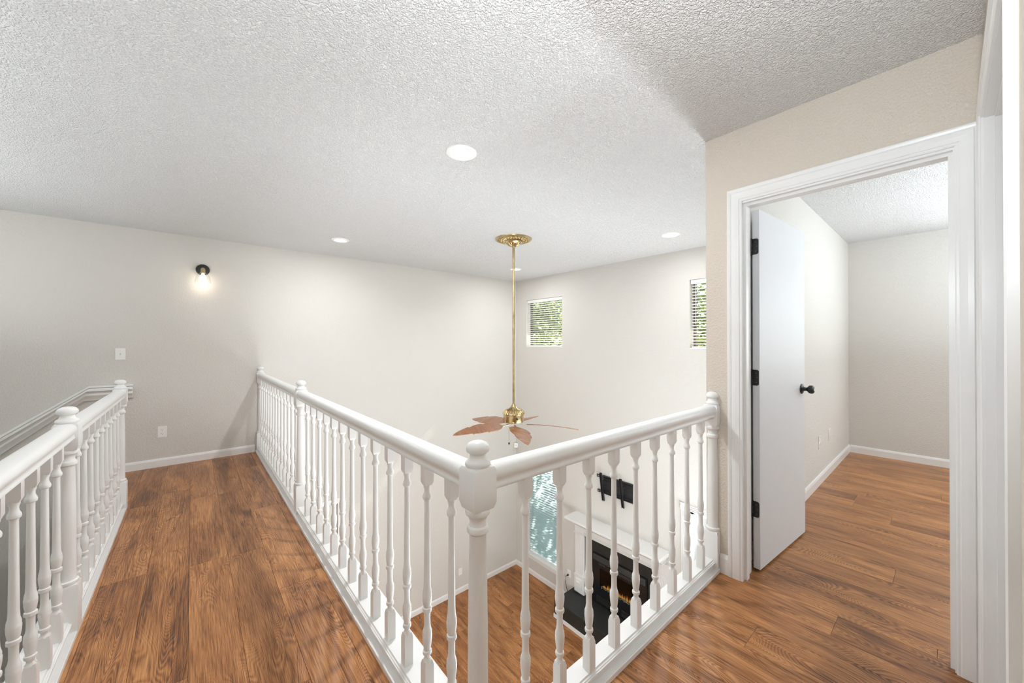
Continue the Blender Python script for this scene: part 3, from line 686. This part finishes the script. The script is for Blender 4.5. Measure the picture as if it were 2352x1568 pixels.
for k in range(4): m.box(XB-.018, XB-.005, y1+.002+k*.0185, y1+.014+k*.0185, z0+.12, z1)
m.box(XB-.022, XB, y1, y1+.078, z0, z0+.12)
struct(m.build('trim_7', trim_m, bevel=.002))
m = MB(); m.box(XB-.024, XB, y1-.002, y1+.080, z1-.002, z1+.088); rs = struct(m.build('trim_8', trim_m, bevel=.002))
m = MB(); m.lathe([(.034, 0), (.034, .006), (.026, .002), (.018, .007), (.008, .003), (.001, .008)], 24, axis='X'); m.v = [(XB-.024-a, b+y1+.039, c+z1+.043) for a, b, c in m.v]; m.build('rosette', trim_m, rs, 50)
MB().box(XB+.103, XB+.106, y0, y1, z0+.08, z1-.05).build('shade', blind_m, pd)

# lower doorway in the far wall below the walkway
y0 = YF; x0, x1, z0, z1 = LDOOR
m = MB(); m.box(x0-.07, x1+.033, YF-.018, YF, z1, z1+.068); m.box(x1, x1+.033, YF-.016, YF, z0, z1); m.box(x0-.07, x0, YF-.016, YF, z0, z1)
m.box(x0-.075, x1+.036, YF-.024, YF, z1+.050, z1+.066)
struct(m.build('trim_9', trim_m, bevel=.002))
dd = struct(MB().box(x0, x1, YF+.06, YF+.10, z1-.27, z1).box(x0, x1, YF+.06, YF+.10, z0, z1-1.3).box(x0, x0+.10, YF+.06, YF+.10, z1-1.3, z1-.27).box(x1-.03, x1, YF+.06, YF+.10, z1-1.3, z1-.27).build('door_4', frame_m))
MB().box(x0+.10, x1-.03, YF+.074, YF+.080, z1-1.3, z1-.27).build('pane', firebox_m, dd)
MB().box(x0+.09, x1-.02, YF+.045, YF+.062, z1-.295, z1-.245).build('glazing_bead', trim_m, dd)

# ------------------------------------------------------------------ fireplace
fp = thing('fireplace', 'white fireplace surround with mantel shelf over a black electric insert', 'fireplace', (XB, 3.10, -2.632))
FZ = -2.632
def fx(m, x0, x1, y0, y1, z0, z1): return m.box(x0-XB, x1-XB, y0-3.10, y1-3.10, z0-FZ, z1-FZ)
shelf = MB(); r = .03; x_, xa, ya, yb = 0, 4.372-XB, 2.335-3.10, 3.888-3.10; pts = [(0, ya)]
pts += [(xa+r-r*math.sin(a), ya+r-r*math.cos(a)) for a in [PI/2*k/6 for k in range(7)]]
pts += [(xa+r-r*math.cos(a), yb-r+r*math.sin(a)) for a in [PI/2*k/6 for k in range(7)]]+[(0, yb)]
shelf.prism(pts, -1.428-FZ, -1.400-FZ, 'Z').build('mantel_shelf', trim_m, fp, bevel=.003)
cr_ = MB()
steps = [(4.392, 2.36, 3.862, -1.428, -1.440), (4.405, 2.373, 3.849, -1.440, -1.452), (4.430, 2.385, 3.838, -1.452, -1.466), (4.460, 2.40, 3.822, -1.466, -1.482), (4.495, 2.412, 3.812, -1.482, -1.500), (4.530, 2.42, 3.803, -1.500, -1.522), (4.560, 2.428, 3.795, -1.522, -1.550), (4.548, 2.42, 3.803, -1.550, -1.562)]
# crown: a stepped cove, narrowing toward the frieze
for a, b, c, d, e in steps: fx(cr_, a, XB-.001, b-.03, c+.045, e, d)
cr_.build('crown_moulding', trim_m, fp, bevel=.004)
PR = (3.690, 3.872); PLf = (2.330, 2.512)
fr = MB(); fx(fr, 4.612, XB-.001, PLf[0], PR[1], -1.695, -1.560); fr.build('frieze', trim_m, fp, bevel=.002)
fr = MB()
for z in (-1.655, -1.672, -1.690): fx(fr, 4.604, 4.6125, PLf[1]+.004, PR[0]-.004, z-.006, z+.006)
fr.build('frieze_bead', trim_m, fp, bevel=.002)
for a, b in (PR, PLf):
    p_ = MB(); fx(p_, 4.622, XB-.001, a, b, FZ, -1.695); po = p_.build('pilaster', trim_m, fp, bevel=.002)
    q = MB()
    for k in range(5): fx(q, 4.614, 4.6225, a+.014+k*.033, a+.014+k*.033+.021, FZ+.29, -1.72)
    q.build('fluting', trim_m, po, bevel=.003)
    q = MB(); fx(q, 4.606, XB-.001, a-.006, b+.006, FZ, FZ+.255); fx(q, 4.600, XB-.001, a-.010, b+.010, FZ+.255, FZ+.275); pb = q.build('plinth', trim_m, po, bevel=.003)
    q = MB(); fx(q, 4.590, 4.607, a+.030, b-.030, FZ+.060, FZ+.215); fx(q, 4.582, 4.591, a+.055, b-.055, FZ+.095, FZ+.180); q.build('plinth_panel', trim_m, pb, bevel=.004)
    q = MB(); fx(q, 4.602, XB-.001, a-.010, b+.010, -1.712, -1.692); q.build('pilaster_cap', trim_m, po, bevel=.003)
pn = MB(); fx(pn, 4.650, XB-.001, PLf[1], PR[0], FZ, -1.695); pn.build('surround_panel', stone_m, fp)
# electric insert
IY0, IY1, IZ0, IZ1 = 2.640, 3.535, FZ+.012, -1.885
ins = MB()
GY0, GY1, GZ0, GZ1 = 2.775, 3.400, -2.375, -2.075
fx(ins, 4.625, 4.652, IY0, IY1, IZ0, GZ0-.0); fx(ins, 4.625, 4.652, IY0, IY1, GZ1, IZ1); fx(ins, 4.625, 4.652, IY0, GY0, GZ0, GZ1); fx(ins, 4.625, 4.652, GY1, IY1, GZ0, GZ1)
fx(ins, 4.6515, 4.6525, GY0, GY1, GZ0, GZ1)
io = ins.build('insert_frame', firebox_m, fp, bevel=.002)
for k in range(4):
    q = MB(); z = IZ1-.022-k*.020; q.prism([(4.612-XB, z-FZ-.010), (4.626-XB, z-FZ+.006), (4.626-XB, z-FZ-.004), (4.614-XB, z-FZ-.014)], IY0+.02-3.10, IY1-.02-3.10, 'Y'); q.build('louvre', dusty_m, io)
for k in range(5):
    for ya_, yb_ in ((3.11, 3.46), (2.68, 3.03)):
        q = MB(); z = IZ0+.115-k*.019; fx(q, 4.620, 4.626, ya_, yb_, z, z+.006); q.build('grille_bar', dusty_m, io)
q = MB(); fx(q, 4.619, 4.6255, 3.30, 3.42, IZ1-.145, IZ1-.115); q.build('control_panel', stone_m, io)
q = MB(); fx(q, 4.619, 4.6255, 2.80, 3.14, IZ1-.150, IZ1-.110); q.build('display_panel', dusty_m, io)
q = MB(); fx(q, 4.628, 4.630, GY0, GY1, GZ0, GZ1); q.build('glass_panel', smoke_m, io)
rf = random.Random(4)
for k in range(26):
    yy = GY1-.045-k*(.545/25)+rf.uniform(-.006, .006); h_ = rf.uniform(.035, .085)*(1.0 if 3 < k < 22 else .7); w_ = rf.uniform(.009, .015)
    sw_ = rf.uniform(-.008, .008); q = MB()
    q.lathe([(w_*.55, 0), (w_, h_*.18), (w_*.75, h_*.45), (w_*.35, h_*.75), (.0006, h_)], 7)
    q.v = [(a*.35+4.640-XB, b+yy-3.10+sw_*(c/h_)**2, c+GZ0+.030-FZ) for a, b, c in q.v]; q.build('flame', flame_m, io, 60)
q = MB()
for k in range(260):
    yy = rf.uniform(GY0+.01, GY1-.01); s_ = rf.uniform(.005, .009); xx = rf.uniform(4.6325, 4.648); zz_ = GZ0+rf.uniform(.004, .026)
    q.add([(xx-XB+a*s_, yy-3.10+b*s_, zz_-FZ+c*s_) for a, b, c in ((1, 0, 0), (-1, 0, 0), (0, 1, 0), (0, -1, 0), (0, 0, 1), (0, 0, -1))], [(0, 2, 4), (2, 1, 4), (1, 3, 4), (3, 0, 4), (2, 0, 5), (1, 2, 5), (3, 1, 5), (0, 3, 5)])
cr = q.build('crystals', crystal_m, io); cr['kind'] = 'stuff'
hl = tag(MB().box(4.207, XB-.001, 2.315, 3.930, -2.842, -2.632).build('hearth', stone_m, bevel=.003), 'raised black slate hearth in front of the fireplace', 'hearth')
q = MB(); q.box(4.195, 4.2075, 2.303, 3.942, LOW, -2.838); q.box(4.2075, XB-.014, 3.9305, 3.942, LOW, -2.838); q.box(4.2075, XB-.014, 2.303, 2.3145, LOW, -2.838); q.build('hearth_base', trim_m, hl, bevel=.002)
q = MB(); q.box(4.208, XB-.001, 2.3155, 3.9295, LOW, -2.842); q.build('hearth_core', stone_m, hl)
cord = MB(); cord.tube([(XB-.022, 4.052, -2.500), (XB-.035, 4.075, -2.515), (XB-.035, 4.090, -2.60), (XB-.03, 4.060, -2.72), (XB-.022, 4.02, -2.79), (XB-.022, 3.955, -2.76), (XB-.030, 3.935, -2.66), (XB-.040, 3.915, -2.625), (4.59, 3.86, -2.626), (4.583, 3.74, -2.626), (4.60, 3.66, -2.626), (4.618, 3.62, -2.626)], .0045, 8)
co = tag(cord.build('power_cord', black_m, None, 60), 'black power cord running from the outlet onto the hearth', 'cord')
q = MB(); q.lathe([(.006, -.030), (.013, -.024), (.015, -.010), (.012, .0)], 12, axis='X'); q.v = [(a+XB-.007, b+4.047, c-2.492) for a, b, c in q.v]; q.build('plug', black_m, co, 50)
q = MB(); q.box(4.573, 4.590, 3.80, 3.87, FZ+.001, FZ+.018); q.build('adapter', black_m, co, bevel=.003)

# TV wall mount
tv = thing('tv_wall_mount', 'black metal television wall mount above the mantel', 'wall mount', (XB, 3.13, -.84))
MB().box(-.012, -.001, -.30, .235, -.115, .150).build('wall_plate', black_m, tv, bevel=.002)
for yy in (-.22, -.12, .12, .20):
    for zz in (-.07, .0, .07): MB().box(-.018, -.0115, yy-.035, yy+.035, zz-.012, zz+.012).build('stiffener', black_m, tv, bevel=.003)
MB().lathe([(.055, -.020), (.060, -.012)], 24, (0, -.06, 0), axis='X').build('centre_boss', black_m, tv, 40)
def slotted(z, y0, y1, name):
    m = MB(); m.box(-.030, -.026, y0, y1, z+.007, z+.019); m.box(-.030, -.026, y0, y1, z-.019, z-.007)
    y = y0
    while y < y1: m.box(-.030, -.026, y, min(y+.012, y1), z-.007, z+.007); y += .034
    m.box(-.026, -.011, y0, y1, z+.015, z+.019); m.box(-.026, -.011, y0, y1, z-.019, z-.015)
    m.build(name, black_m, tv)
slotted(.128, -.30, .335, 'mounting_rail'); slotted(-.093, -.30, .320, 'mounting_rail')
for yy in (.215, -.118):
    m = MB(); m.box(-.012, .0, -.016, .016, -.215, .215); m.box(-.030, -.012, -.016, -.012, -.215, .215); m.box(-.030, -.012, .012, .016, -.215, .215)
    b_ = m.build('bracket_arm', black_m, tv, bevel=.001); b_.location = (-.048, yy, -.005); b_.rotation_euler = (0, math.radians(-9), 0)

# ------------------------------------------------------------------ outdoors
struct(MB().box(4.85, 40, -20, 26, LOW-.35, LOW-.22).build('ground_patio', conc_m))
nb = thing('neighbour_house', 'pale stucco wall of the house next door, seen through the blinds', 'house', (15, 4, LOW-.22))
MB().box(0, .3, -14, 14, 0, 2.6).build('wall', stucco_m, nb); MB().prism([(-.5, 2.55), (.4, 3.0), (.4, 2.6), (-.5, 2.45)], -14.3, 14.3, 'Y').build('eave', bronze_m, nb)
def tree(label, x, y, h, crown, nleaf, seed, cz=None, ls=.075, lean=0):
    t = thing('tree', label, 'tree', (x, y, LOW-.22)); r = random.Random(seed)
    tr = MB(); pts = [(lean*k*.05+.04*math.sin(k), .04*math.cos(k*1.3), h*k/6) for k in range(7)]
    tr.tube(pts, .07, 9)
    for k in range(9):
        a = r.uniform(0, 2*PI); z = h*r.uniform(.45, .95); q = crown[0]*.6
        tr.tube([(0, 0, z), (q*.5*math.cos(a), q*.5*math.sin(a), z+.35), (q*math.cos(a), q*math.sin(a), z+.7)], .025, 6)
    tr.build('trunk', bark_m, t, 60)
    v = []; f = []; cl = []
    c0z = (cz if cz is not None else h)
    for k in range(70):
        while True:
            p = Vector((r.uniform(-1, 1), r.uniform(-1, 1), r.uniform(-1, 1)))
            if p.length < 1: break
        cl.append(Vector((p.x*crown[0], p.y*crown[0], c0z+p.z*crown[1])))
    for k in range(nleaf):
        c = r.choice(cl); p = c+Vector((r.gauss(0, .20), r.gauss(0, .20), r.gauss(0, .17)))
        d = Vector((r.gauss(0, 1), r.gauss(0, 1), r.gauss(0, .5))).normalized(); u = d.orthogonal().normalized(); w = d.cross(u)
        s = ls*r.uniform(.6, 1.2); i = len(v)
        v += [tuple(p-d*s), tuple(p+u*s*.45), tuple(p+d*s), tuple(p-u*s*.45+w*s*.15)]; f.append((i, i+1, i+2, i+3))
    o = MB().add(v, f).build('foliage', leaf_m, t); o['kind'] = 'stuff'
    return t
tree('leafy green tree filling the upper window nearest the far corner', 7.9, 8.0, 4.6, (1.5, 1.5), 6500, 21, 4.9, .085)
tree('leafy green tree behind the upper window by the door wall', 6.5, 2.45, 4.6, (.95, 1.1), 4200, 22, 4.9, .07)
tree('small garden tree with a thin trunk outside the lower window', 7.4, 6.2, 1.9, (.75, .6), 4500, 23, 1.9, .06, .6)
tree('slender tree whose crown shades the lower window', 7.6, 4.25, 3.7, (.95, 1.0), 2700, 25, 3.6, .07)
tree('low bright shrub by the patio outside the lower window', 10.6, 9.2, .7, (1.3, .5), 7000, 24, .6, .07)
